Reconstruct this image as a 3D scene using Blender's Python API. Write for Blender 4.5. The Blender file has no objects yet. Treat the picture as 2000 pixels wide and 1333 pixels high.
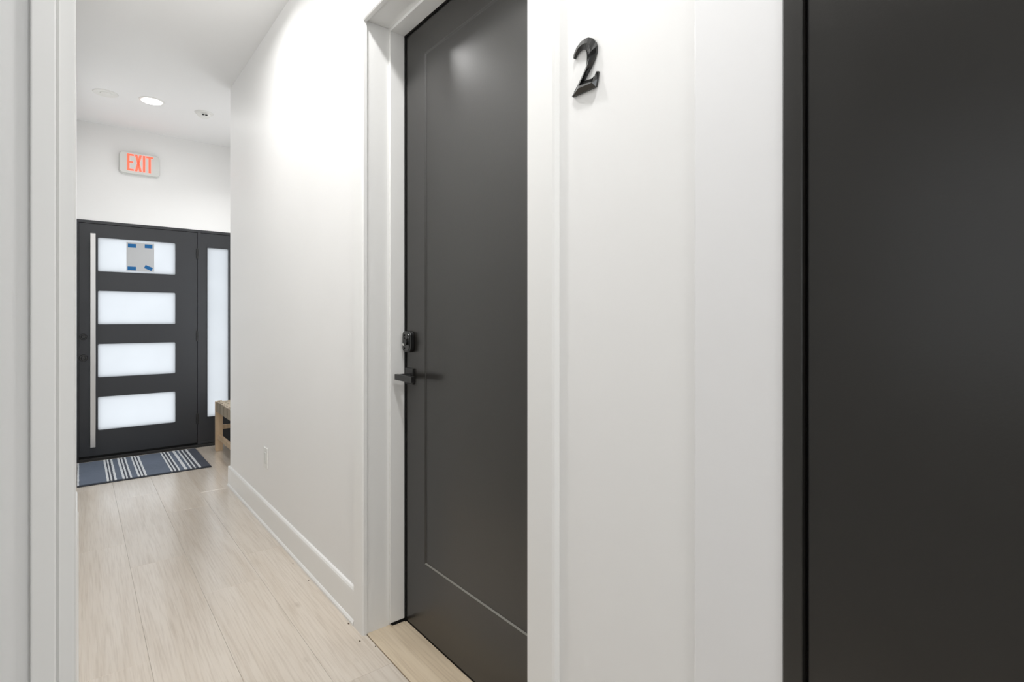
import bpy, bmesh, math, random
from mathutils import Vector, Matrix
random.seed(4)
D = bpy.data
scene = bpy.context.scene
COL = scene.collection

# ------------------------------------------------------------------ camera
EYE = 1.26
YAW = math.radians(39.02)
FPX = 1045.0
cam_d = D.cameras.new('camera')
cam = D.objects.new('camera', cam_d); COL.objects.link(cam)
cam.location = (0, 0, EYE)
cam.rotation_euler = (math.radians(90), 0, -YAW)
cam_d.sensor_width = 36.0
cam_d.sensor_fit = 'HORIZONTAL'
cam_d.lens = FPX / 2000.0 * 36.0
cam_d.shift_y = -(666.5 - 624.0) / 2000.0
cam_d.clip_start = 0.02
scene.camera = cam

# ------------------------------------------------------------------ world, exposure, lamps
scene.view_settings.view_transform = 'Standard'
scene.view_settings.look = 'None'
scene.view_settings.gamma = 1.0
scene.view_settings.use_curve_mapping = False
scene.view_settings.exposure = 0.66

world = D.worlds.new('overcast_daylight'); scene.world = world
world.use_nodes = True
bg = world.node_tree.nodes['Background']
bg.inputs['Color'].default_value = (0.91, 0.955, 1.0, 1)
bg.inputs['Strength'].default_value = 4.0

CEIL = 3.01
LAMPS = [(0.456, 5.14), (0.41, 3.00), (0.44, 1.75), (0.45, 0.45), (0.45, -1.3), (1.20, 5.15)]  # first lamp seen, second inferred from shadows; the rest added for fill
POWER = [1.9, 4.0, 8.4, 8.0, 7.0, 3.4]
for i, ((lx, ly), pw) in enumerate(zip(LAMPS, POWER)):
    ld = D.lights.new('downlight_beam', 'AREA')
    ld.shape = 'DISK'; ld.size = 0.14; ld.energy = pw
    ld.color = (1.0, 0.992, 0.985)
    ld.spread = math.radians([172, 165, 172, 172, 172, 130][i])
    lo = D.objects.new('downlight_beam', ld); COL.objects.link(lo)
    lo.location = (lx, ly, CEIL - 0.012)
# added fill light in the side room behind the left doorway
wd = D.lights.new('side_room_fill', 'AREA'); wd.shape = 'RECTANGLE'; wd.size = 1.1; wd.size_y = 1.5
wd.energy = 1.1; wd.color = (0.95, 0.975, 1.0)
wo = D.objects.new('side_room_fill', wd); COL.objects.link(wo)
wo.location = (-1.28, 0.1, 1.55); wo.rotation_euler = (0, math.radians(-90), 0)
# added fill light at the hallway end behind the camera
wd2 = D.lights.new('hall_end_fill', 'AREA'); wd2.shape = 'RECTANGLE'; wd2.size = 0.7; wd2.size_y = 1.5
wd2.energy = 3.5; wd2.color = (0.95, 0.975, 1.0)
wo2 = D.objects.new('hall_end_fill', wd2); COL.objects.link(wo2)
wo2.location = (0.42, -1.975, 1.6); wo2.rotation_euler = (math.radians(90), 0, 0)

# unseen fill light added on the side of the entry alcove
wd3 = D.lights.new('alcove_fill', 'AREA'); wd3.shape = 'RECTANGLE'; wd3.size = 1.5; wd3.size_y = 0.9
wd3.energy = 6.2; wd3.color = (0.95, 0.975, 1.0)
wo3 = D.objects.new('alcove_fill', wd3); COL.objects.link(wo3)
wo3.location = (1.505, 5.25, 1.1); wo3.rotation_euler = (0, math.radians(90), 0)

# ------------------------------------------------------------------ materials
def nodes_of(name):
    m = D.materials.new(name); m.use_nodes = True
    nt = m.node_tree
    return m, nt, nt.nodes['Principled BSDF']

def paint(name, col, rough=0.5, spec=0.5, bump=0.0, scale=60.0, mottled=0.0, metallic=0.0, stretch=None):
    m, nt, b = nodes_of(name)
    b.inputs['Base Color'].default_value = (*col, 1)
    b.inputs['Roughness'].default_value = rough
    b.inputs['Specular IOR Level'].default_value = spec
    b.inputs['Metallic'].default_value = metallic
    tc = nt.nodes.new('ShaderNodeTexCoord')
    mp = nt.nodes.new('ShaderNodeMapping')
    nt.links.new(tc.outputs['Object'], mp.inputs['Vector'])
    if stretch: mp.inputs['Scale'].default_value = stretch
    n = nt.nodes.new('ShaderNodeTexNoise'); n.inputs['Scale'].default_value = scale
    n.inputs['Detail'].default_value = 3
    nt.links.new(mp.outputs['Vector'], n.inputs['Vector'])
    if bump:
        bp = nt.nodes.new('ShaderNodeBump'); bp.inputs['Strength'].default_value = bump
        bp.inputs['Distance'].default_value = 0.002
        nt.links.new(n.outputs['Fac'], bp.inputs['Height'])
        nt.links.new(bp.outputs['Normal'], b.inputs['Normal'])
    if mottled:
        n2 = nt.nodes.new('ShaderNodeTexNoise'); n2.inputs['Scale'].default_value = 3.0
        nt.links.new(tc.outputs['Object'], n2.inputs['Vector'])
        mx = nt.nodes.new('ShaderNodeMix'); mx.data_type = 'RGBA'
        mx.inputs['A'].default_value = (*col, 1)
        mx.inputs['B'].default_value = (*[c * (1 - mottled) for c in col], 1)
        nt.links.new(n2.outputs['Fac'], mx.inputs['Factor'])
        nt.links.new(mx.outputs['Result'], b.inputs['Base Color'])
    return m

M = {}
M['wall'] = paint('satin_wall_paint', (0.905, 0.903, 0.893), 0.5, 0.25, 0.06, 120, 0.02)
M['ceiling'] = paint('flat_ceiling_paint', (0.91, 0.91, 0.905), 0.8, 0.2, 0.05, 150)
M['trim'] = paint('semigloss_white_trim', (0.89, 0.89, 0.875), 0.3, 0.5, 0.04, 30)
M['board'] = paint('cool_white_semigloss', (0.87, 0.87, 0.875), 0.28, 0.5, 0.04, 25)
M['caulk'] = paint('grey_caulk_line', (0.56, 0.55, 0.52), 0.7, 0.3)
M['black_door'] = paint('dark_bronze_door_paint', (0.015, 0.0138, 0.0118), 0.30, 0.8, 0.06, 220, 0.15)
M['black_door'].node_tree.nodes['Principled BSDF'].inputs['IOR'].default_value = 1.52
M['gap'] = paint('black_gasket', (0.006, 0.006, 0.006), 0.8, 0.2)
M['entry_door'] = paint('charcoal_entry_door_paint', (0.027, 0.029, 0.033), 0.38, 0.45, 0.04, 120)
M['hardware'] = paint('matte_black_hardware', (0.010, 0.010, 0.010), 0.32, 0.5)
M['gloss_black'] = paint('gloss_black_numeral', (0.008, 0.008, 0.008), 0.13, 0.8)
M['chrome'] = paint('brushed_steel', (0.52, 0.51, 0.50), 0.30, 0.5, 0.03, 90, 0, 0.85)
M['white_plastic'] = paint('white_plastic', (0.84, 0.84, 0.81), 0.35, 0.5)
M['sign_plastic'] = paint('sign_housing_plastic', (0.74, 0.75, 0.72), 0.45, 0.4)
M['dark'] = paint('dark_slot', (0.015, 0.015, 0.015), 0.7)
M['tape'] = paint('blue_painters_tape', (0.018, 0.125, 0.32), 0.7, 0.2)
M['floor_base'] = paint('underlay', (0.36, 0.30, 0.235), 0.9)
M['mat_edge'] = paint('charcoal_mat_binding', (0.045, 0.05, 0.06), 0.9, 0.1, 0.5, 300)
M['mat_blue'] = paint('slate_blue_pile', (0.165, 0.195, 0.25), 0.95, 0.1, 0.9, 420, 0.3)
M['mat_dark'] = paint('dark_slate_pile', (0.095, 0.105, 0.13), 0.95, 0.1, 0.9, 420, 0.2)
M['mat_white'] = paint('pale_stripe_pile', (0.72, 0.74, 0.76), 0.95, 0.1, 0.9, 420, 0.15)
M['strap'] = paint('woven_taupe_strap', (0.40, 0.34, 0.26), 0.8, 0.2, 0.6, 160, 0.3)
M['strap_dark'] = paint('dark_brown_strap', (0.30, 0.25, 0.19), 0.8, 0.2, 0.6, 160, 0.3)  # darker brown for every third cross strap

def wood(name, c1, c2, c3, rough=0.5, scale=1.0, axis=1, rand=0.1, knots=True, coat=0.0):
    m, nt, b = nodes_of(name)
    L = nt.links
    tc = nt.nodes.new('ShaderNodeTexCoord'); oi = nt.nodes.new('ShaderNodeObjectInfo')
    off = nt.nodes.new('ShaderNodeVectorMath'); off.operation = 'ADD'
    sc = nt.nodes.new('ShaderNodeVectorMath'); sc.operation = 'SCALE'
    cb = nt.nodes.new('ShaderNodeCombineXYZ')
    for k in range(3): L.new(oi.outputs['Random'], cb.inputs[k])
    L.new(cb.outputs[0], sc.inputs[0]); sc.inputs['Scale'].default_value = 37.0
    L.new(tc.outputs['Object'], off.inputs[0]); L.new(sc.outputs[0], off.inputs[1])
    mp = nt.nodes.new('ShaderNodeMapping'); L.new(off.outputs[0], mp.inputs['Vector'])
    s = [14.0 * scale] * 3; s[axis] = 0.9 * scale
    mp.inputs['Scale'].default_value = s
    n1 = nt.nodes.new('ShaderNodeTexNoise'); n1.inputs['Scale'].default_value = 1.0
    n1.inputs['Detail'].default_value = 6; n1.inputs['Distortion'].default_value = 0.8
    L.new(mp.outputs[0], n1.inputs['Vector'])
    mp2 = nt.nodes.new('ShaderNodeMapping'); L.new(off.outputs[0], mp2.inputs['Vector'])
    s2 = [130.0 * scale] * 3; s2[axis] = 4.0 * scale
    mp2.inputs['Scale'].default_value = s2
    n2 = nt.nodes.new('ShaderNodeTexNoise'); n2.inputs['Scale'].default_value = 1.0
    n2.inputs['Detail'].default_value = 4
    L.new(mp2.outputs[0], n2.inputs['Vector'])
    r = nt.nodes.new('ShaderNodeValToRGB')
    r.color_ramp.elements[0].position = 0.30; r.color_ramp.elements[0].color = (*c3, 1)
    r.color_ramp.elements[1].position = 0.72; r.color_ramp.elements[1].color = (*c1, 1)
    e = r.color_ramp.elements.new(0.5); e.color = (*c2, 1)
    L.new(n1.outputs['Fac'], r.inputs['Fac'])
    mx = nt.nodes.new('ShaderNodeMix'); mx.data_type = 'RGBA'; mx.blend_type = 'MULTIPLY'
    mx.inputs['Factor'].default_value = 1.0
    r2 = nt.nodes.new('ShaderNodeValToRGB')
    r2.color_ramp.elements[0].position = 0.30; r2.color_ramp.elements[0].color = (0.86, 0.84, 0.82, 1)
    r2.color_ramp.elements[1].position = 0.55; r2.color_ramp.elements[1].color = (1, 1, 1, 1)
    L.new(n2.outputs['Fac'], r2.inputs['Fac'])
    L.new(r.outputs['Color'], mx.inputs['A']); L.new(r2.outputs['Color'], mx.inputs['B'])
    last = mx.outputs['Result']
    if knots:
        mp3 = nt.nodes.new('ShaderNodeMapping'); L.new(off.outputs[0], mp3.inputs['Vector'])
        s3 = [5.0] * 3; s3[axis] = 2.2; mp3.inputs['Scale'].default_value = s3
        v = nt.nodes.new('ShaderNodeTexVoronoi'); v.inputs['Scale'].default_value = 1.0
        L.new(mp3.outputs[0], v.inputs['Vector'])
        r3 = nt.nodes.new('ShaderNodeValToRGB')
        r3.color_ramp.elements[0].position = 0.02; r3.color_ramp.elements[0].color = (0.55, 0.48, 0.42, 1)
        r3.color_ramp.elements[1].position = 0.08; r3.color_ramp.elements[1].color = (1, 1, 1, 1)
        L.new(v.outputs['Distance'], r3.inputs['Fac'])
        m3 = nt.nodes.new('ShaderNodeMix'); m3.data_type = 'RGBA'; m3.blend_type = 'MULTIPLY'
        m3.inputs['Factor'].default_value = 0.4
        L.new(last, m3.inputs['A']); L.new(r3.outputs['Color'], m3.inputs['B'])
        last = m3.outputs['Result']
    hs = nt.nodes.new('ShaderNodeHueSaturation')
    mr = nt.nodes.new('ShaderNodeMapRange')
    mr.inputs['To Min'].default_value = 1.0 - rand; mr.inputs['To Max'].default_value = 1.0 + rand
    L.new(oi.outputs['Random'], mr.inputs['Value']); L.new(mr.outputs['Result'], hs.inputs['Value'])
    L.new(last, hs.inputs['Color']); L.new(hs.outputs['Color'], b.inputs['Base Color'])
    b.inputs['Roughness'].default_value = rough
    b.inputs['Specular IOR Level'].default_value = 0.9
    b.inputs['Coat Weight'].default_value = coat; b.inputs['Coat Roughness'].default_value = 0.22
    bp = nt.nodes.new('ShaderNodeBump'); bp.inputs['Strength'].default_value = 0.12
    bp.inputs['Distance'].default_value = 0.001
    L.new(n2.outputs['Fac'], bp.inputs['Height']); L.new(bp.outputs['Normal'], b.inputs['Normal'])
    return m
M['plank'] = wood('pale_oak_vinyl', (0.77, 0.695, 0.605), (0.73, 0.65, 0.555), (0.67, 0.58, 0.48), 0.28, 1.3, 1, 0.03, True, 0.9)
M['sill_plank'] = wood('warm_oak_threshold', (0.78, 0.66, 0.50), (0.73, 0.61, 0.45), (0.65, 0.53, 0.38), 0.42, 1.0, 1, 0.0)
M['bench_wood'] = wood('light_ash_wood', (0.66, 0.50, 0.33), (0.60, 0.44, 0.28), (0.50, 0.36, 0.22), 0.5, 2.0, 2, 0.03, False)

def frosted(name, col, gloss=0.05):
    m = D.materials.new(name); m.use_nodes = True
    nt = m.node_tree; nt.nodes.clear()
    out = nt.nodes.new('ShaderNodeOutputMaterial')
    t = nt.nodes.new('ShaderNodeBsdfTranslucent')
    g = nt.nodes.new('ShaderNodeBsdfGlossy'); g.inputs['Roughness'].default_value = 0.25
    mx = nt.nodes.new('ShaderNodeMixShader'); mx.inputs[0].default_value = gloss
    tc = nt.nodes.new('ShaderNodeTexCoord'); n = nt.nodes.new('ShaderNodeTexNoise')
    n.inputs['Scale'].default_value = 4.0
    nt.links.new(tc.outputs['Object'], n.inputs['Vector'])
    c = nt.nodes.new('ShaderNodeMix'); c.data_type = 'RGBA'
    c.inputs['A'].default_value = (*col, 1); c.inputs['B'].default_value = (*[k * 0.93 for k in col], 1)
    nt.links.new(n.outputs['Fac'], c.inputs['Factor'])
    nt.links.new(c.outputs['Result'], t.inputs['Color'])
    nt.links.new(t.outputs[0], mx.inputs[1]); nt.links.new(g.outputs[0], mx.inputs[2])
    nt.links.new(mx.outputs[0], out.inputs['Surface'])
    return m
M['glass'] = frosted('frosted_glass', (0.42, 0.425, 0.43))
M['paper'] = paint('taped_paper', (0.50, 0.51, 0.52), 0.8, 0.2, 0.2, 18)
M['paper_edge'] = paint('plastic_sleeve_rim', (0.72, 0.72, 0.74), 0.4, 0.4)

def lamp_mat(name, col, s):
    m, nt, b = nodes_of(name)
    b.inputs['Base Color'].default_value = (*col, 1)
    b.inputs['Emission Color'].default_value = (*col, 1)
    b.inputs['Emission Strength'].default_value = s
    return m
M['lamp'] = lamp_mat('lit_lamp_lens', (1.0, 0.98, 0.95), 3.0)
M['exit_red'] = lamp_mat('lit_red_letter', (1.0, 0.10, 0.055), 0.85)

# ------------------------------------------------------------------ mesh helpers
def obj(name, bm, mat, parent=None, bevel=0.0, smooth=False):
    me = D.meshes.new(name)
    bmesh.ops.recalc_face_normals(bm, faces=bm.faces)
    bm.to_mesh(me); bm.free()
    if mat: me.materials.append(M[mat])
    if smooth:
        for p in me.polygons: p.use_smooth = True
    o = D.objects.new(name, me); COL.objects.link(o)
    if parent: o.parent = parent
    if bevel:
        b = o.modifiers.new('bevel', 'BEVEL'); b.width = bevel; b.segments = 2
        b.limit_method = 'ANGLE'; b.angle_limit = math.radians(40)
    return o

def add_box(bm, x0, x1, y0, y1, z0, z1):
    m = Matrix.Translation(((x0+x1)/2, (y0+y1)/2, (z0+z1)/2)) @ Matrix.Diagonal((abs(x1-x0), abs(y1-y0), abs(z1-z0), 1))
    bmesh.ops.create_cube(bm, size=1, matrix=m)

def bx(*boxes):
    bm = bmesh.new()
    for b in boxes: add_box(bm, *b)
    return bm

def add_disc(bm, c, r1, r2, h, seg=40, axis='Z'):
    m = Matrix.Translation(c)
    if axis == 'X': m = m @ Matrix.Rotation(math.radians(90), 4, 'Y')
    if axis == 'Y': m = m @ Matrix.Rotation(math.radians(90), 4, 'X')
    bmesh.ops.create_cone(bm, cap_ends=True, segments=seg, radius1=r1, radius2=r2, depth=h, matrix=m)

def add_prism(bm, pts, fn, a, b):
    """closed outline pts (2-D); fn(p, q, t) -> 3-D; swept from t=a to t=b"""
    A = [bm.verts.new(fn(p[0], p[1], a)) for p in pts]
    B = [bm.verts.new(fn(p[0], p[1], b)) for p in pts]
    n = len(pts)
    for i in range(n):
        bm.faces.new((A[i], A[(i+1) % n], B[(i+1) % n], B[i]))
    bm.faces.new(A[::-1]); bm.faces.new(B)

def rrect(x0, x1, z0, z1, r, seg=5):
    pts = []
    for cx, cz, a0 in ((x1-r, z1-r, 0), (x0+r, z1-r, 90), (x0+r, z0+r, 180), (x1-r, z0+r, 270)):
        for k in range(seg+1):
            a = math.radians(a0 + 90*k/seg)
            pts.append((cx + r*math.cos(a), cz + r*math.sin(a)))
    return pts

def add_frame_hole(bm, ox0, ox1, oz0, oz1, hx0, hx1, hz0, hz1, r, y0, y1):
    """rectangular plate with one rounded-corner hole, thickness y0..y1, as a closed band"""
    seg = 5
    inner = rrect(hx0, hx1, hz0, hz1, r, seg)
    outer = []
    n = seg + 1
    corners = [(ox1, oz1), (ox0, oz1), (ox0, oz0), (ox1, oz0)]
    for ci in range(4):
        for k in range(n): outer.append(corners[ci])
    N = len(inner)
    rings = {}
    cv = {}
    for y in (y0, y1):
        iv = [bm.verts.new((p[0], y, p[1])) for p in inner]
        ov = [bm.verts.new((c[0], y, c[1])) for c in corners]
        rings[y] = (iv, ov)
        for i in range(N):
            j = (i+1) % N
            ci, cj = i // n, j // n
            if ci == cj: bm.faces.new((iv[i], iv[j], ov[ci]))
            else: bm.faces.new((iv[i], iv[j], ov[cj], ov[ci]))
    for i in range(N):
        j = (i+1) % N
        bm.faces.new((rings[y0][0][i], rings[y0][0][j], rings[y1][0][j], rings[y1][0][i]))
    for i in range(4):
        j = (i+1) % 4
        bm.faces.new((rings[y0][1][i], rings[y0][1][j], rings[y1][1][j], rings[y1][1][i]))

def struct(o, label=None):
    o['kind'] = 'structure'
    if label: o['label'] = label
    return o

def empty(name, loc=(0, 0, 0)):
    o = D.objects.new(name, None); COL.objects.link(o); o.location = loc
    o.empty_display_size = 0.05
    return o

def tag(o, label, cat, group=None):
    o['label'] = label; o['category'] = cat
    if group: o['group'] = group
    return o

def rebase(o, loc):
    """put a mesh object's origin at loc (geometry stays where it is)"""
    loc = Vector(loc)
    o.data.transform(Matrix.Translation(-loc)); o.location = loc
    return o

def child(parent, name, bm, mat, bevel=0.0, smooth=False, label=None):
    """part built in world coordinates, parented to an Empty (or a mesh) without moving"""
    o = obj(name, bm, mat, None, bevel, smooth)
    off = Vector((0, 0, 0)); p = parent
    while p: off += p.location; p = p.parent
    o.data.transform(Matrix.Translation(-off))
    o.parent = parent
    if label: o['label'] = label
    return o

# ------------------------------------------------------------------ the room shell
XW = 0.895            # right wall plane
XL = -0.012           # left wall plane
YF = 6.04             # face of the front door wall
YC = 4.50             # where the right wall ends
XA = 1.52             # alcove side wall
OY0, OY1 = 1.02, 2.03 # opening of the unit door
OH = 2.455
BK = -2.0

# floor
floor = struct(obj('floor', bx((-1.3, XA+0.1, BK-0.1, YF+0.15, -0.12, -0.006)), 'floor_base'),
               'pale oak plank floor running down the hallway')
def plank_mesh(w, l, mat, name='plank'):
    bm = bmesh.new()
    g = 0.0003; c = 0.0009
    x0, x1, y0, y1 = g, w-g, g, l-g
    lo = [bm.verts.new(v) for v in ((x0, y0, -0.006), (x1, y0, -0.006), (x1, y1, -0.006), (x0, y1, -0.006))]
    md = [bm.verts.new(v) for v in ((x0, y0, -c*0.6), (x1, y0, -c*0.6), (x1, y1, -c*0.6), (x0, y1, -c*0.6))]
    hi = [bm.verts.new(v) for v in ((x0+c, y0+c, 0), (x1-c, y0+c, 0), (x1-c, y1-c, 0), (x0+c, y1-c, 0))]
    for A, B in ((lo, md), (md, hi)):
        for i in range(4): bm.faces.new((A[i], A[(i+1) % 4], B[(i+1) % 4], B[i]))
    bm.faces.new(hi)
    bmesh.ops.recalc_face_normals(bm, faces=bm.faces)
    me = D.meshes.new(name); bm.to_mesh(me); bm.free(); me.materials.append(M[mat])
    return me
PL = 1.32
cache = {}
def put_plank(x0, x1, y0, y1, mat='plank'):
    k = (round(x1-x0, 3), round(y1-y0, 3), mat)
    if k not in cache: cache[k] = plank_mesh(x1-x0, y1-y0, mat)
    o = D.objects.new('plank', cache[k]); COL.objects.link(o)
    o.location = (x0, y0, 0); o.parent = floor
    return o
xs = [-1.24, -0.995, -0.75, -0.505, -0.26, -0.038, 0.204, 0.446, 0.688, 0.893, 1.135, 1.377, 1.52]
joint = {5: 2.375, 6: 3.318, 7: 2.788, 8: 1.80, 0: 0.3, 1: 1.1, 2: 0.6, 3: 1.3, 4: 0.2, 9: 5.1, 10: 4.9, 11: 5.5}
for c in range(len(xs)-1):
    ymin, ymax = BK, YF
    if c < 5: ymin, ymax = BK, 1.6
    if c >= 9: ymin, ymax = YC+0.0, YF
    y = joint[c] - PL*10
    while y < ymax:
        a, b = max(y, ymin), min(y+PL, ymax)
        if b - a > 0.03: put_plank(xs[c], xs[c+1], a, b)
        y += PL
put_plank(0.897, 1.20, OY0-0.02, OY1+0.02, 'sill_plank')['label'] = 'warm oak plank laid in the doorway of unit 2'

# ceiling and walls
struct(obj('ceiling', bx((-1.3, XA+0.12, BK-0.12, YF+0.15, CEIL, CEIL+0.12)), 'ceiling'), 'flat white hallway ceiling')
struct(obj('wall_right', bx((XW, XA, OY1+0.02, YC, 0, CEIL),
                            (XW, XA, 0.399, OY0-0.02, 0, CEIL),
                            (XW, XA, OY0-0.02, OY1+0.02, OH+0.015, CEIL),
                            (XW+0.30, XA, OY0-0.02, OY1+0.02, 0, OH+0.015),
                            (XW+0.075, XA, -0.62, 0.399, 0, CEIL),
                            (XW, XW+0.075, -0.62, 0.399, 2.5, CEIL),
                            (XW, XA, BK, -0.62, 0, CEIL)), 'wall'),
       'white hallway wall holding the two dark doors')
struct(obj('wall_alcove', bx((XA, XA+0.12, BK, YF+0.15, 0, CEIL)), 'wall'), 'white side wall of the bench alcove')
LD = 0.905            # far jamb of the doorway the camera stands in
LW = -0.155
struct(obj('wall_left', bx((LW, XL, LD+0.02, YF+0.15, 0, CEIL),
                           (LW, XL, -0.12, LD+0.02, OH+0.03, CEIL),
                           (LW, XL, BK, -0.12, 0, CEIL)), 'wall'), 'white left wall of the hallway seen edge on')
struct(obj('wall_back', bx((-1.3, XA, BK-0.12, BK, 0, CEIL)), 'wall'), 'white end wall behind the camera')
# the small room behind the left doorway
struct(obj('wall_side_room', bx((-1.3, LW, 1.6, 1.72, 0, CEIL), (-1.42, -1.3, BK, 1.72, 0, CEIL)), 'wall'))
# front wall around the door unit
UX0, UX1, UZ = -0.012, 1.262, 2.14
struct(obj('wall_front', bx((LW, XA, YF, YF+0.15, UZ, CEIL), (UX1, XA, YF, YF+0.15, 0, UZ), (LW, UX0, YF, YF+0.15, 0, UZ)), 'wall'),
       'white front wall above the entry door')

# baseboards: tall flat board with an eased top and a small shoe at the floor
def baseboard(name, prof_fn, a, b, label):
    prof = [(0, 0), (0.021, 0), (0.021, 0.010), (0.0165, 0.017), (0.0135, 0.019), (0.0135, 0.128),
            (0.0125, 0.138), (0.008, 0.146), (0, 0.149)]
    bm = bmesh.new(); add_prism(bm, prof, prof_fn, a, b)
    return struct(obj(name, bm, 'trim'), label)
baseboard('baseboard_right', lambda p, q, t: (XW-p, t, q), OY1+0.088, YC+0.0, 'tall white baseboard left of the unit 2 door casing')
# its return around the outside corner
bm = bmesh.new(); add_prism(bm, [(0, 0), (0.021, 0), (0.021, 0.010), (0.0135, 0.019), (0.0135, 0.138), (0.008, 0.146), (0, 0.149)],
                            lambda p, q, t: (t, YC+p, q), XW-0.0135, XA)
struct(obj('baseboard_corner', bm, 'trim'), 'white baseboard returning around the wall end')
baseboard('baseboard_near', lambda p, q, t: (XW-p, t, q), 0.553, OY0-0.11, 'white baseboard between the two dark doors')
baseboard('baseboard_left', lambda p, q, t: (XL+p*0.62, t, q), LD+0.11, 4.45, 'white baseboard on the left hallway wall')
baseboard('baseboard_alcove', lambda p, q, t: (XA-p, t, q), YC+0.022, YF, 'white baseboard inside the bench alcove')

# ------------------------------------------------------------------ trim of the unit 2 door
CT = 0.019
def casing_profile(w, t):
    return [(0, 0), (0, t*0.72), (0.004, t*0.9), (0.010, t), (w-0.006, t), (w, t*0.8), (w, 0)]
trim1 = struct(empty('trim_1', (XW, (OY0+OY1)/2, 0)), 'white casing and jamb around the unit 2 door')
W = 0.093
prof = casing_profile(W, CT)
bm = bmesh.new(); add_prism(bm, prof, lambda p, q, t: (XW-q, OY1-0.006+p, t), 0, OH+W)
child(trim1, 'casing', bm, 'trim')
W2 = 0.102
bm = bmesh.new(); add_prism(bm, casing_profile(W2, CT), lambda p, q, t: (XW-q, OY0+0.006-p, t), 0, OH+W)
child(trim1, 'casing', bm, 'trim')
bm = bmesh.new(); add_prism(bm, prof, lambda p, q, t: (XW-q, t, OH-0.006+p), OY0+0.006, OY1-0.006)
child(trim1, 'casing', bm, 'trim')
JD = 0.22
child(trim1, 'jamb', bx((XW, XW+JD, OY1, OY1+0.02, 0, OH)), 'trim', 0.001)
child(trim1, 'jamb', bx((XW, XW+JD, OY0-0.02, OY0, 0, OH)), 'trim', 0.001)
child(trim1, 'jamb', bx((XW, XW+JD, OY0-0.02, OY1+0.02, OH, OH+0.015)), 'trim', 0.001)
XD = 1.062            # face of the unit door
SX0, SX1 = 0.993, XD-0.004
child(trim1, 'door_stop', bx((SX0, SX1, OY1-0.012, OY1, 0.012, OH)), 'trim', 0.0015)
child(trim1, 'door_stop', bx((SX0, SX1, OY0, OY0+0.012, 0.012, OH)), 'trim', 0.0015)
child(trim1, 'door_stop', bx((SX0, SX1, OY0+0.012, OY1-0.012, OH-0.013, OH)), 'trim', 0.0015)
child(trim1, 'weather_strip', bx((SX1, SX1+0.006, OY1-0.020, OY1, 0.0, OH), (SX1, SX1+0.006, OY0, OY0+0.02, 0, OH),
                                 (SX1-0.001, SX1+0.005, OY0, OY1, OH-0.02, OH), (SX0+0.01, SX1, OY1-0.013, OY1, 0, 0.012)), 'gap')

# ------------------------------------------------------------------ unit 2 door
def shaker_leaf(y0, y1, z0, z1, py0, py1, pz0, pz1, xf, thick, rec, led=0.006):
    """slab whose face (towards -x) has one recessed flat panel with a narrow sloped ledge"""
    bm = bmesh.new()
    def ring(a, b, c, d, x): return [bm.verts.new(v) for v in ((x, a, c), (x, b, c), (x, b, d), (x, a, d))]
    o = ring(y0, y1, z0, z1, xf); p = ring(py0, py1, pz0, pz1, xf)
    s = ring(py0+led, py1-led, pz0+led, pz1-led, xf+rec)
    bk = ring(y0, y1, z0, z1, xf+thick)
    for A, B in ((o, p), (p, s), (o, bk)):
        for i in range(4): bm.faces.new((A[i], A[(i+1) % 4], B[(i+1) % 4], B[i]))
    bm.faces.new(s); bm.faces.new(bk)
    return bm
door1 = struct(empty('door_1', (XD, OY0, 0)), 'tall dark door of unit 2 with one recessed panel')
child(door1, 'door_leaf', shaker_leaf(OY0+0.003, OY1-0.0035, 0.010, OH-0.004, OY0+0.172, 1.858, 0.293, 2.312, XD, 0.044, 0.0050, 0.0058), 'black_door', 0.0008)
M['ledge_light'] = paint('ledge_highlight_grey', (0.24, 0.235, 0.21), 0.8, 0.2, 0.1, 300)  # light caught by the panel ledge, put into a pale strip's colour
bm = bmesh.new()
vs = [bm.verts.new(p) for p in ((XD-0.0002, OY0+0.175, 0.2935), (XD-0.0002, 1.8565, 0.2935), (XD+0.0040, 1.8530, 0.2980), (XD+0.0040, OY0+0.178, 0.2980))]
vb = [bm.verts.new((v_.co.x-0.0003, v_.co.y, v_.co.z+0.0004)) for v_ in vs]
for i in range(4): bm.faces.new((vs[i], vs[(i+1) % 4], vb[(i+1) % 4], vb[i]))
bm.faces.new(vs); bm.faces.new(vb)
child(door1, 'ledge_highlight', bm, 'ledge_light', label='painted highlight along the bottom ledge of the panel')
child(door1, 'door_sweep', bx((XD+0.002, XD+0.04, OY0+0.002, OY1-0.002, 0.0, 0.011)), 'gap')
# keypad deadbolt
HY = 1.974; HZ = 1.168
lockp = rrect(HY-0.034, HY+0.034, HZ-0.043, HZ+0.043, 0.018)
bm = bmesh.new(); add_prism(bm, lockp, lambda p, q, t: (XD-t, p, q), 0, 0.020)
dead = child(door1, 'deadbolt', bm, 'hardware', 0.003)
bm = bmesh.new()
add_prism(bm, rrect(HY-0.027, HY+0.027, HZ-0.037, HZ+0.037, 0.014), lambda p, q, t: (XD-t, p, q), 0.020, 0.0225)
child(dead, 'keypad_face', bm, 'gloss_black', 0.001)
bm = bmesh.new(); add_disc(bm, (XD-0.027, HY-0.009, HZ-0.001), 0.014, 0.012, 0.010, 28, 'X')
child(dead, 'lock_knob', bm, 'hardware', 0.001)
bm = bmesh.new(); add_disc(bm, (XD-0.0232, HY+0.0165, HZ-0.011), 0.0060, 0.0060, 0.003, 20, 'X')
child(dead, 'round_badge', bm, 'white_plastic', label='small pale round badge')
for i in range(5):
    bm = bmesh.new(); add_disc(bm, (XD-0.0236, HY + (-0.014 if i % 2 else 0.012), HZ+0.026 - (0.013*(i//2) if i < 4 else 0.054)), 0.0045, 0.004, 0.0022, 14, 'X')
    child(dead, 'keypad_button', bm, 'hardware')
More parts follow.
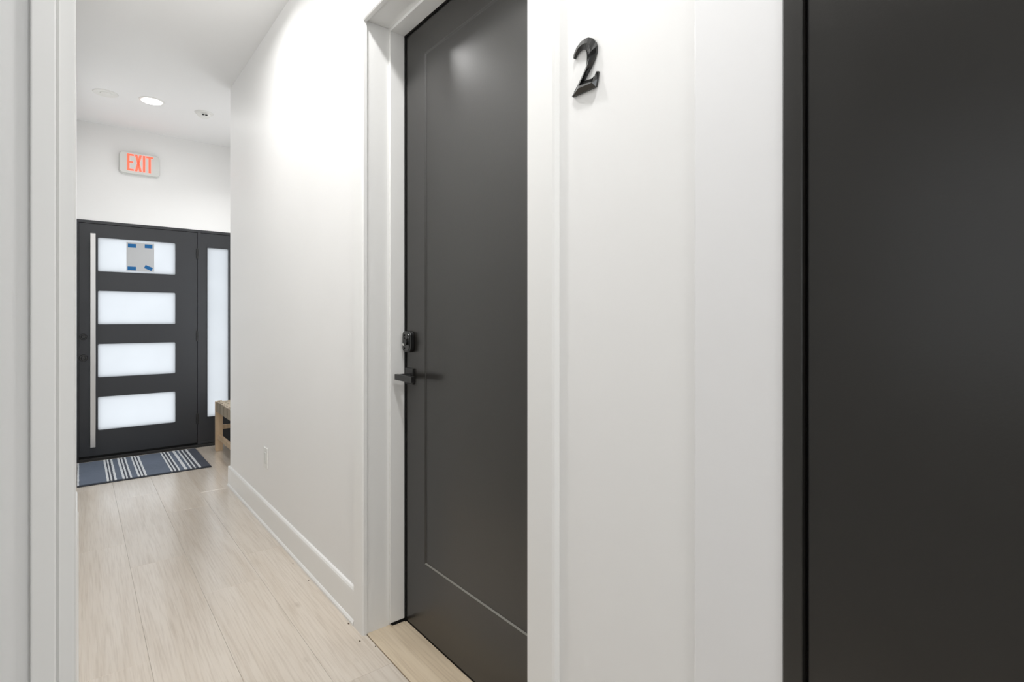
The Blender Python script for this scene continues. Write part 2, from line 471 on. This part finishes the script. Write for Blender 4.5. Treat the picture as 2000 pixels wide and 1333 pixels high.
# lever
LZ = 1.026
lev = child(door1, 'lever_rosette', bx((XD-0.009, XD, HY-0.034, HY+0.030, LZ-0.033, LZ+0.033)), 'hardware', 0.0015)
bm = bmesh.new(); add_disc(bm, (XD-0.034, HY-0.003, LZ), 0.0125, 0.0125, 0.050, 24, 'X')
child(lev, 'lever_neck', bm, 'hardware')
child(lev, 'lever_handle', bx((XD-0.066, XD-0.050, HY-0.128, HY+0.012, LZ-0.012, LZ+0.012)), 'hardware', 0.0012)
# little dirt at the jamb foot
dirt_spots = [(0.882, 2.060, 0.0035), (0.855, 2.00, 0.004), (0.888, 1.93, 0.003), (0.884, 1.62, 0.004), (0.893, 1.60, 0.006),
              (0.868, 2.145, 0.0045), (0.862, 2.62, 0.003), (0.858, 2.85, 0.0028)]
bm = bmesh.new()
for (dx, dy, r) in dirt_spots:
    bmesh.ops.create_icosphere(bm, subdivisions=1, radius=r, matrix=Matrix.Translation((dx, dy, 0.0006)) @ Matrix.Diagonal((0.8, 1.6, 0.28, 1)))
M['dirt'] = paint('brown_debris', (0.10, 0.07, 0.045), 0.9)
o = obj('floor_debris', bm, 'dirt'); o['kind'] = 'stuff'; tag(o, 'brown specks of debris along the foot of the unit 2 door casing', 'debris')

# ------------------------------------------------------------------ near wide board and second dark door
trim2 = struct(obj('trim_2', bx((XW-0.006, XW+0.02, 0.398, 0.559, 0.0, CEIL)), 'board', None, 0.0015), 'wide cool-white flat board beside the nearest dark door')
bm = bmesh.new()
zz = 0.0; k = 0
while zz < CEIL-0.01:
    h = random.uniform(0.05, 0.22); w = random.uniform(0.0006, 0.0016)
    add_box(bm, XW-0.0008-0.0004, XW+0.001, 0.5585, 0.5592+w, zz, min(zz+h, CEIL-0.002)); zz += h
    k += 1
child(trim2, 'caulk_line', bm, 'caulk')
door2 = struct(empty('door_2', (XW, -0.11, 0)), 'nearest dark door cropped by the right edge of the frame')
DY1 = 0.397
child(door2, 'door_frame', bx((XW-0.010, XW+0.06, DY1-0.030, DY1, 0, 2.50), (XW-0.010, XW+0.06, -0.62, -0.59, 0, 2.50),
                              (XW-0.010, XW+0.06, -0.59, DY1-0.030, 2.47, 2.50)), 'black_door', 0.002)
child(door2, 'door_leaf', bx((XW+0.0, XW+0.045, -0.586, DY1-0.0345, 0.008, 2.466)), 'black_door', 0.002)
child(door2, 'door_gasket', bx((XW+0.006, XW+0.05, DY1-0.036, DY1-0.029, 0, 2.47), (XW+0.010, XW+0.05, -0.592, -0.585, 0, 2.47)), 'gap')

# ------------------------------------------------------------------ left foreground doorway trim
trim3 = struct(empty('trim_3', (XL, LD, 0)), 'white door trim in the left foreground')
bm = bmesh.new(); add_prism(bm, [(0.0035, 0), (0.0, 0.003), (0.0, 0.0175), (0.003, 0.0195), (0.085, 0.0195), (0.09, 0.012), (0.09, 0)],
                            lambda p, q, t: (-0.0222+q, LD+p, t), 0, CEIL-0.2)
child(trim3, 'casing', bm, 'trim')
child(trim3, 'jamb', bx((-0.047, -0.0222, LD-0.007, LD+0.02, 0, OH+0.03)), 'trim', 0.002)
child(trim3, 'rebate', bx((LW, -0.047, LD+0.008, LD+0.02, 0, OH+0.03)), 'wall', 0.001)
child(trim3, 'jamb', bx((LW, -0.0222, -0.12, -0.10, 0, OH+0.03), (LW, -0.0222, -0.10, LD-0.007, OH+0.012, OH+0.03)), 'trim')

# ------------------------------------------------------------------ entry door with sidelight
door3 = struct(empty('door_3', (UX0, YF, 0)), 'charcoal entry door with four frosted panes and a sidelight')
FY = YF - 0.0
MX0, MX1 = 0.912, 0.940
child(door3, 'door_frame', bx((UX0, 0.002, FY-0.004, FY+0.11, 0, UZ), (UX1-0.03, UX1, FY-0.004, FY+0.11, 0, UZ),
                              (0.002, UX1-0.03, FY-0.004, FY+0.11, 2.115, UZ), (MX0, MX1, FY-0.002, FY+0.11, 0, 2.115),
                              (0.001, 0.02, FY+0.049, FY+0.109, 0.02, 2.116), (MX0-0.015, MX1+0.012, FY+0.049, FY+0.109, 0.02, 2.116),
                              (0.001, UX1-0.029, FY+0.049, FY+0.109, 2.10, 2.116), (UX1-0.045, UX1-0.029, FY+0.049, FY+0.109, 0.02, 2.116),
                              (0.001, UX1-0.029, FY+0.049, FY+0.109, 0.02, 0.055)), 'entry_door')
child(door3, 'door_sill', bx((0.002, UX1-0.03, FY-0.02, FY+0.11, 0, 0.026)), 'dark', 0.003)
# leaf: four bands each with a rounded opening
LX0, LX1 = 0.004, 0.909
GX0, GX1 = 0.1345, 0.7275
GZ = [(1.688, 1.994), (1.2125, 1.516), (0.739, 1.0395), (0.266, 0.565)]
cuts = [2.112, 1.602, 1.126, 0.652, 0.044]
bm = bmesh.new()
for i, (g0, g1) in enumerate(GZ):
    add_frame_hole(bm, LX0, LX1, cuts[i+1], cuts[i], GX0, GX1, g0, g1, 0.012, FY+0.004, FY+0.048)
bmesh.ops.remove_doubles(bm, verts=bm.verts, dist=0.00005)
# drop the hidden faces between bands
dead_f = [f for f in bm.faces if abs(f.normal.z) > 0.99 and any(abs(f.calc_center_median().z - c) < 1e-3 for c in cuts[1:4]) and f.calc_area() > 0.02]
bmesh.ops.delete(bm, geom=dead_f, context='FACES_ONLY')
leaf = child(door3, 'door_leaf', bm, 'entry_door')
for (g0, g1) in GZ:
    bm = bmesh.new(); add_box(bm, GX0-0.006, GX1+0.006, FY+0.020, FY+0.028, g0-0.006, g1+0.006)
    child(leaf, 'pane', bm, 'glass')
# pane beads (thin raised lip)
for (g0, g1) in GZ:
    bm = bmesh.new(); add_frame_hole(bm, GX0-0.006, GX1+0.006, g0-0.006, g1+0.006, GX0+0.001, GX1-0.001, g0+0.001, g1-0.001, 0.011, FY+0.001, FY+0.018)
    child(leaf, 'glazing_bead', bm, 'entry_door')
child(leaf, 'bottom_sweep', bx((LX0, LX1, FY+0.0, FY+0.046, 0.030, 0.043)), 'gap')
for hz in (1.905, 1.095, 0.282):
    bm = bmesh.new(); add_disc(bm, (0.9105, FY-0.004, hz), 0.0075, 0.0075, 0.105, 16)
    add_box(bm, 0.898, 0.923, FY+0.001, FY+0.006, hz-0.052, hz+0.052)
    child(door3, 'hinge', bm, 'hardware', 0.0008)
# pull bar
pull = child(door3, 'pull_handle', bx((0.080, 0.118, YF-0.075, YF-0.050, 0.132, 2.017)), 'chrome', 0.003, label='full-height brushed steel pull bar')
for pz in (0.30, 1.385, 1.86):
    bm = bmesh.new(); add_disc(bm, (0.099, YF-0.024, pz), 0.011, 0.011, 0.054, 20, 'Y')
    child(pull, 'standoff', bm, 'chrome')
for kz, kr in ((0.918, 0.030), (1.105, 0.027)):
    bm = bmesh.new(); add_disc(bm, (0.034, YF-0.004, kz), kr, kr*0.92, 0.016, 32, 'Y'); add_disc(bm, (0.034, YF-0.020, kz), 0.017, 0.014, 0.02, 24, 'Y')
    child(leaf, 'lock_cylinder', bm, 'hardware', 0.0015)
# sidelight
SG = (0.996, 1.186, 0.287, 1.9735)
bm = bmesh.new(); add_frame_hole(bm, MX1, UX1-0.03, 0.028, 2.112, *SG, 0.008, FY+0.004, FY+0.048)
side = child(door3, 'sidelight_panel', bm, 'entry_door')
bm = bmesh.new(); add_box(bm, SG[0]-0.006, SG[1]+0.006, FY+0.020, FY+0.028, SG[2]-0.006, SG[3]+0.006)
child(side, 'pane', bm, 'glass')
bm = bmesh.new(); add_frame_hole(bm, SG[0]-0.007, SG[1]+0.007, SG[2]-0.007, SG[3]+0.007, SG[0]+0.001, SG[1]-0.001, SG[2]+0.001, SG[3]-0.001, 0.008, FY-0.001, FY+0.018)
child(side, 'glazing_bead', bm, 'entry_door')
child(side, 'bottom_strip', bx((MX1, UX1-0.03, FY-0.003, FY+0.004, 0.03, 0.052)), 'entry_door', 0.001)

# notice taped to the top pane
PY = YF + 0.014
paper = obj('paper_notice', bx((0.343, 0.556, PY, PY+0.0012, 1.706, 1.972)), 'paper')
tag(rebase(paper, (0.449, PY, 1.84)), 'blank grey sheet of paper taped to the top frosted pane of the entry door', 'paper')
def tape(cx, cz, w, h, ang):
    bm = bmesh.new(); add_box(bm, -w/2, w/2, -0.0009, 0.0, -h/2, h/2)
    o = obj('tape_strip', bm, 'tape', paper)
    o.location = (cx-0.449, -0.0002, cz-1.84); o.rotation_euler = (0, math.radians(ang), 0)
tape(0.385, 1.940, 0.062, 0.034, 0)
tape(0.512, 1.944, 0.060, 0.034, 0)
tape(0.383, 1.730, 0.064, 0.034, 0)
tape(0.511, 1.742, 0.062, 0.032, 24)

# ------------------------------------------------------------------ exit sign
ex = empty('exit_sign', (0.441, YF, 2.69))
tag(ex, 'white exit sign with red letters on the wall above the entry door', 'sign')
bm = bmesh.new(); add_prism(bm, rrect(0.286, 0.596, 2.592, 2.792, 0.030, 6), lambda p, q, t: (p, YF-t, q), 0, 0.026)
child(ex, 'back_box', bm, 'sign_plastic', 0.003)
bm = bmesh.new(); add_prism(bm, rrect(0.289, 0.593, 2.596, 2.790, 0.028, 6), lambda p, q, t: (p, YF-t, q), 0.0265, 0.042)
face = child(ex, 'sign_face', bm, 'sign_plastic', 0.005)
LT, LB = 2.773, 2.622
S = 0.0145
def letter(name, polys):
    bm = bmesh.new()
    for pts in polys: add_prism(bm, pts, lambda p, q, t: (p, YF-t, q), 0.0415, 0.0445)
    o = child(face, 'letter', bm, 'exit_red')
    return o
def rect(x0, x1, z0, z1): return [(x0, z0), (x1, z0), (x1, z1), (x0, z1)]
a = 0.345
letter('e', [rect(a, a+0.017, LB, LT), rect(a+0.017, a+0.050, LT-0.015, LT), rect(a+0.017, a+0.045, 2.692, 2.707), rect(a+0.017, a+0.050, LB, LB+0.015)])
a = 0.403; w = 0.052
letter('x', [[(a, LT), (a+0.018, LT), (a+w, LB), (a+w-0.018, LB)], [(a+w-0.018, LT), (a+w, LT), (a+0.018, LB), (a, LB)]])
letter('i', [rect(0.464, 0.481, LB, LT)])
a = 0.489
letter('t', [rect(a, a+0.054, LT-0.015, LT), rect(a+0.0185, a+0.0355, LB, LT-0.015)])

# ------------------------------------------------------------------ ceiling fittings
for i, (lx, ly) in enumerate(LAMPS):
    t = empty('downlight_or_added_fill', (lx, ly, CEIL))
    lab = ['lit round recessed ceiling light nearest the entry door', 'round recessed ceiling light above the middle of the hallway, out of frame',
           'added round ceiling fill light above the unit 2 door, out of frame',
           'added round ceiling fill light above the camera position, out of frame', 'added round ceiling fill light behind the camera, out of frame',
           'added round ceiling fill light over the bench alcove, hidden by the wall end'][i]
    tag(t, lab, 'ceiling light', 'recessed lights and added fill lights along the hallway ceiling')
    bm = bmesh.new(); add_disc(bm, (lx, ly, CEIL-0.003), 0.084, 0.088, 0.006, 48)
    child(t, 'trim_ring', bm, 'white_plastic')
    bm = bmesh.new(); add_disc(bm, (lx, ly, CEIL-0.0065), 0.070, 0.072, 0.003, 48)
    child(t, 'lens', bm, 'lamp')
t = empty('smoke_detector', (0.827, 5.17, CEIL))
tag(t, 'white domed smoke detector on the ceiling right of the lit ceiling light', 'smoke detector')
bm = bmesh.new(); add_disc(bm, (0.827, 5.17, CEIL-0.006), 0.060, 0.072, 0.012, 40)
child(t, 'base_plate', bm, 'white_plastic', 0.002)
bm = bmesh.new(); add_disc(bm, (0.827, 5.17, CEIL-0.026), 0.034, 0.058, 0.028, 40)
child(t, 'dome', bm, 'white_plastic', 0.003)
child(t, 'vent_slot', bx((0.806, 0.822, 5.118, 5.128, CEIL-0.033, CEIL-0.027)), 'dark')
child(t, 'vent_slot', bx((0.830, 0.846, 5.118, 5.128, CEIL-0.033, CEIL-0.027)), 'dark')
t = empty('ceiling_cover_plate', (0.163, 5.19, CEIL))
tag(t, 'flat white round cover plate on the ceiling left of the lit ceiling light', 'cover plate')
bm = bmesh.new(); add_disc(bm, (0.163, 5.19, CEIL-0.003), 0.078, 0.082, 0.006, 40)
child(t, 'plate', bm, 'white_plastic', 0.001)
bm = bmesh.new(); add_disc(bm, (0.170, 5.185, CEIL-0.008), 0.040, 0.044, 0.005, 32)
child(t, 'centre_cap', bm, 'white_plastic', 0.001)

# ------------------------------------------------------------------ outlet on the right wall
t = empty('wall_outlet', (XW, 3.49, 0.35))
tag(t, 'white rectangular outlet plate low on the hallway wall above the baseboard', 'outlet')
child(t, 'cover_plate', bx((XW-0.008, XW, 3.450, 3.530, 0.350, 0.474)), 'white_plastic', 0.002)
child(t, 'socket_face', bx((XW-0.011, XW-0.005, 3.473, 3.507, 0.378, 0.446)), 'sign_plastic', 0.001)
for s_ in (-1, 1):
    for z in (0.395, 0.430):
        child(t, 'socket_slot', bx((XW-0.0114, XW-0.0109, 3.490+s_*0.007-0.001, 3.490+s_*0.007+0.001, z-0.004, z+0.004)), 'sign_plastic')
# screw
for z in (0.461, 0.363):
    bm = bmesh.new(); add_disc(bm, (XW-0.0085, 3.49, z), 0.003, 0.003, 0.002, 12, 'X')
    child(t, 'screw', bm, 'white_plastic')

# ------------------------------------------------------------------ house number 2
L_ = [(0.8758, 1.8662), (0.8736, 1.8746), (0.8647, 1.8871), (0.8516, 1.8946), (0.8387, 1.8969), (0.8281, 1.8953), (0.8146, 1.8881), (0.8063, 1.8764),
      (0.8033, 1.8659), (0.8046, 1.8528), (0.8100, 1.8407), (0.8198, 1.8276), (0.8323, 1.8150), (0.8440, 1.8020), (0.8600, 1.7860)]
R_ = [(0.8709, 1.8632), (0.8658, 1.8700), (0.8581, 1.8750), (0.8484, 1.8765), (0.8420, 1.8745), (0.8375, 1.8712), (0.8342, 1.8665), (0.8328, 1.8610),
      (0.8320, 1.8530), (0.8328, 1.8449), (0.8352, 1.8331), (0.8419, 1.8225), (0.8505, 1.8121), (0.8603, 1.8005), (0.8736, 1.7865)]
C_ = [(0.8736, 1.8645), (0.8696, 1.8730), (0.8605, 1.8830), (0.8490, 1.8868), (0.8398, 1.8868), (0.8325, 1.8845), (0.8260, 1.8780), (0.8236, 1.8700),
      (0.8230, 1.8600), (0.8245, 1.8500), (0.8280, 1.8390), (0.8350, 1.8260), (0.8440, 1.8140), (0.8530, 1.8020), (0.8668, 1.7863)]
bm = bmesh.new()
BASE, RIDGE, STAND = 0.006, 0.0125, 0.0015
def v(p, h):
    k = (XW - max(h, BASE)) / 0.892
    return bm.verts.new((XW - h, p[0]*k, EYE + (p[1]-EYE)*k))
Lb = [v(p, STAND) for p in L_]; Lt = [v(p, BASE) for p in L_]; Ct = []
n = len(C_)
for i, p in enumerate(C_):
    wdt = (Vector(L_[i])-Vector(R_[i])).length
    Ct.append(v(p, BASE + min(0.0075, 0.32*wdt)))
Rt = [v(p, BASE) for p in R_]; Rb = [v(p, STAND) for p in R_]
for A, B in ((Lb, Lt), (Lt, Ct), (Ct, Rt), (Rt, Rb), (Rb, Lb)):
    for i in range(n-1): bm.faces.new((A[i], A[i+1], B[i+1], B[i]))
bm.faces.new((Lb[0], Lt[0], Ct[0], Rt[0], Rb[0])); bm.faces.new((Lb[-1], Lt[-1], Ct[-1], Rt[-1], Rb[-1]))
# foot stroke
F_ = [(0.8792, 1.7790), (0.8570, 1.8018), (0.8366, 1.8006), (0.8177, 1.7990), (0.8094, 1.8025), (0.8040, 1.8105), (0.7982, 1.8085), (0.8013, 1.7917), (0.8053, 1.7763), (0.8323, 1.7766), (0.8603, 1.7766), (0.8775, 1.7763)]
fb = [v(p, STAND) for p in F_]; ft = [v(p, BASE) for p in F_]
for i in range(len(F_)): bm.faces.new((fb[i], fb[(i+1) % 12], ft[(i+1) % 12], ft[i]))
bm.faces.new(fb)
ra, rb = v((0.8600, 1.7905), 0.0155), v((0.8175, 1.7895), 0.0155)
rc = v((0.8045, 1.8065), 0.0075)
for tri in ((0, 1, ra), (1, 2, ra), (2, 3, rb), (3, 4, rb), (4, 5, rc), (6, 7, rc), (7, 8, rb), (8, 9, rb), (10, 11, ra)):
    bm.faces.new((ft[tri[0]], ft[tri[1]], tri[2]))
bm.faces.new((ft[2], rb, ra)); bm.faces.new((ft[9], ra, rb)); bm.faces.new((ft[9], ft[10], ra)); bm.faces.new((ft[11], ft[0], ra))
bm.faces.new((ft[4], rc, rb)); bm.faces.new((ft[7], rb, rc)); bm.faces.new((ft[5], ft[6], rc))
num = obj('house_number', bm, 'gloss_black')
rebase(num, (XW, 0.84, 1.835))
tag(num, 'glossy black faceted numeral 2 on the white wall right of the tall dark door', 'house number')
for p in ((0.822, 1.868), (0.835, 1.7885)):
    bm = bmesh.new(); add_disc(bm, (XW-0.0015, p[0], p[1]), 0.002, 0.002, 0.003, 12, 'X')
    child(num, 'mounting_pin', bm, 'hardware')

# ------------------------------------------------------------------ door mat
mat_o = empty('door_mat', (0.435, 5.56, 0))
tag(mat_o, 'slate grey-blue door mat with pale stripes lying before the entry door', 'mat')
MXa, MXb, MYa, MYb = -0.0075, 0.882, 5.150, 5.965
def wob(bm, amp=0.0015):
    for vv in bm.verts:
        if vv.co.z > 0.004:
            vv.co.z += random.uniform(-amp, amp*0.5)
            vv.co.x += random.uniform(-amp, amp)
child(mat_o, 'backing', bx((MXa, MXb, MYa, MYb, 0.0002, 0.006)), 'mat_edge', 0.001)
def strip(x0, x1, name, mat, z=0.0105):
    bm = bmesh.new()
    n = 28; y0, y1 = MYa+0.022, MYb-0.006
    m_ = max(2, int((x1-x0)/0.02)+1)
    grid = [[bm.verts.new((x0+(x1-x0)*i/(m_-1), y0+(y1-y0)*j/n, z)) for j in range(n+1)] for i in range(m_)]
    for i in range(m_-1):
        for j in range(n): bm.faces.new((grid[i][j], grid[i+1][j], grid[i+1][j+1], grid[i][j+1]))
    edge = [e for e in bm.edges if len(e.link_faces) == 1]
    r = bmesh.ops.extrude_edge_only(bm, edges=edge)
    for e in r['geom']:
        if isinstance(e, bmesh.types.BMVert): e.co.z = 0.0055
    wob(bm)
    return child(mat_o, name, bm, mat)
W_ = [(-0.0065, 0.0035), (0.1709, 0.1850), (0.1945, 0.2050), (0.2183, 0.2327), (0.2689, 0.2835), (0.2933, 0.3040), (0.3179, 0.3302),
      (0.3675, 0.3800), (0.3901, 0.4020), (0.4128, 0.4281), (0.5923, 0.6050), (0.6164, 0.6275), (0.6434, 0.6559), (0.6871, 0.7080),
      (0.7285, 0.7410), (0.7591, 0.7703), (0.7901, 0.8082)]
for (a, b) in W_: strip(a, b, 'pale_stripe', 'mat_white', 0.0118)
prev = W_[0][1]
for (a, b) in W_[1:] + [(MXb-0.004, 0)]:
    w = a - prev
    strip(prev+0.0004, a-0.0004, 'pile_band', 'mat_dark' if (w < 0.02 or prev > 0.75) else 'mat_blue', 0.0105)
    prev = b

# ------------------------------------------------------------------ bench in the alcove
BX0, BX1, BY0, BY1, BH = 1.018, 1.452, 4.72, 5.790, 0.475
bench = empty('bench', ((BX0+BX1)/2, (BY0+BY1)/2, 0))
tag(bench, 'light wood bench with a woven taupe seat in the alcove beside the entry door', 'bench')
LGW = 0.058
for (lx, ly) in ((BX0, BY1-LGW), (BX1-LGW, BY1-LGW), (BX0, BY0), (BX1-LGW, BY0)):
    child(bench, 'leg', bx((lx, lx+LGW, ly, ly+LGW, 0, BH-0.004)), 'bench_wood', 0.004)
for z, side_x in ((0.20, BX0+0.014), (0.20, BX1-0.044)):
    child(bench, 'stretcher', bx((side_x, side_x+0.028, BY0+LGW-0.005, BY1-LGW+0.005, 0.115, 0.160)), 'bench_wood', 0.003)
for yy in (BY0+0.014, BY1-0.044):
    child(bench, 'stretcher', bx((BX0+LGW-0.005, BX1-LGW+0.005, yy, yy+0.028, 0.205, 0.245)), 'bench_wood', 0.003)
for xx in (BX0+0.010, BX1-0.045):
    child(bench, 'seat_rail', bx((xx, xx+0.035, BY0+LGW-0.004, BY1-LGW+0.004, BH-0.085, BH-0.012)), 'bench_wood', 0.003)
for yy in (BY0+0.010, BY1-0.045):
    child(bench, 'seat_rail', bx((BX0+LGW-0.004, BX1-LGW+0.004, yy, yy+0.035, BH-0.085, BH-0.012)), 'bench_wood', 0.003)
# straps across (wrapping down both rails) and long straps woven over and under
bm_n = 19
sw = (BY1-BY0-2*LGW-0.004)/bm_n
for i in range(bm_n):
    y0 = BY0+LGW+0.003+i*sw; y1 = y0+sw-0.006
    bm = bmesh.new()
    t_ = 0.004
    zt = BH + 0.000
    xa, xb = BX0+0.001, BX1-0.001
    N = 14
    top = []
    for k in range(N+1):
        x = xa+(xb-xa)*k/N
        top.append((x, zt + (0.0025 if (k+i) % 2 else -0.001) - 0.010*math.sin(math.pi*k/N)))
    outl = [(xa, BH-0.095)] + top + [(xb, BH-0.095), (xb-t_, BH-0.095)] + [(p[0] if 0 < j < N else (xa+t_ if j == 0 else xb-t_), p[1]-t_) for j, p in reversed(list(enumerate(top)))] + [(xa+t_, BH-0.095)]
    for j in range(1): add_prism(bm, outl, lambda p, q, t: (p, t, q), y0, y1)
    child(bench, 'seat_strap', bm, 'strap' if i % 3 else 'strap_dark', 0.001)
for k in range(9):
    x0 = BX0+0.022+k*(BX1-BX0-0.044)/9; x1 = x0+(BX1-BX0-0.044)/9-0.006
    zc_ = BH + 0.002 - 0.010*math.sin(math.pi*(k+0.5)/9)
    bm = bmesh.new()
    pts = []
    for i in range(bm_n*2+1):
        y = BY0+LGW*0.2+(BY1-BY0-0.4*LGW)*i/(bm_n*2)
        pts.append((y, zc_+(0.0035 if (i//2+k) % 2 else -0.004)))
    add_prism(bm, pts+[(p[0], p[1]-0.004) for p in reversed(pts)], lambda p, q, t: (t, p, q), x0, x1)
    child(bench, 'woven_strap', bm, 'strap')

# ------------------------------------------------------------------ framed glowing panes added behind the fill lights, out of view
M['fill_pane'] = lamp_mat('glowing_fill_pane', (0.90, 0.95, 1.0), 0.08)
def fill_panel(name, c, axis, w, h, sgn, label):
    """frame and glowing fill pane on the wall plane at c; axis = wall normal, sgn = side the room lies on"""
    root = struct(empty(name, c), label)
    def B(u0, u1, z0, z1, d0, d1):
        if axis == 'X': return (c[0]+sgn*d0, c[0]+sgn*d1, c[1]+u0, c[1]+u1, c[2]+z0, c[2]+z1)
        return (c[0]+u0, c[0]+u1, c[1]+sgn*d0, c[1]+sgn*d1, c[2]+z0, c[2]+z1)
    f = 0.05
    child(root, 'fill_panel_frame', bx(B(-w/2-f, -w/2, -h/2-f, h/2+f, 0, 0.018), B(w/2, w/2+f, -h/2-f, h/2+f, 0, 0.018),
                                   B(-w/2, w/2, h/2, h/2+f, 0, 0.018), B(-w/2, w/2, -h/2-f, -h/2, 0, 0.018)), 'trim', 0.002)
    child(root, 'pane', bx(B(-w/2, w/2, -h/2, h/2, 0.001, 0.006)), 'fill_pane')
fill_panel('fill_panel_1', (-1.30, 0.1, 1.55), 'X', 1.5, 1.1, 1, 'added glowing panel on the side room wall')
fill_panel('fill_panel_2', (0.42, BK, 1.6), 'Y', 0.70, 1.5, 1, 'added glowing panel at the end of the hallway')
fill_panel('fill_panel_3', (XA, 5.25, 1.1), 'X', 0.9, 1.5, -1, 'tall added glowing panel in the bench alcove')
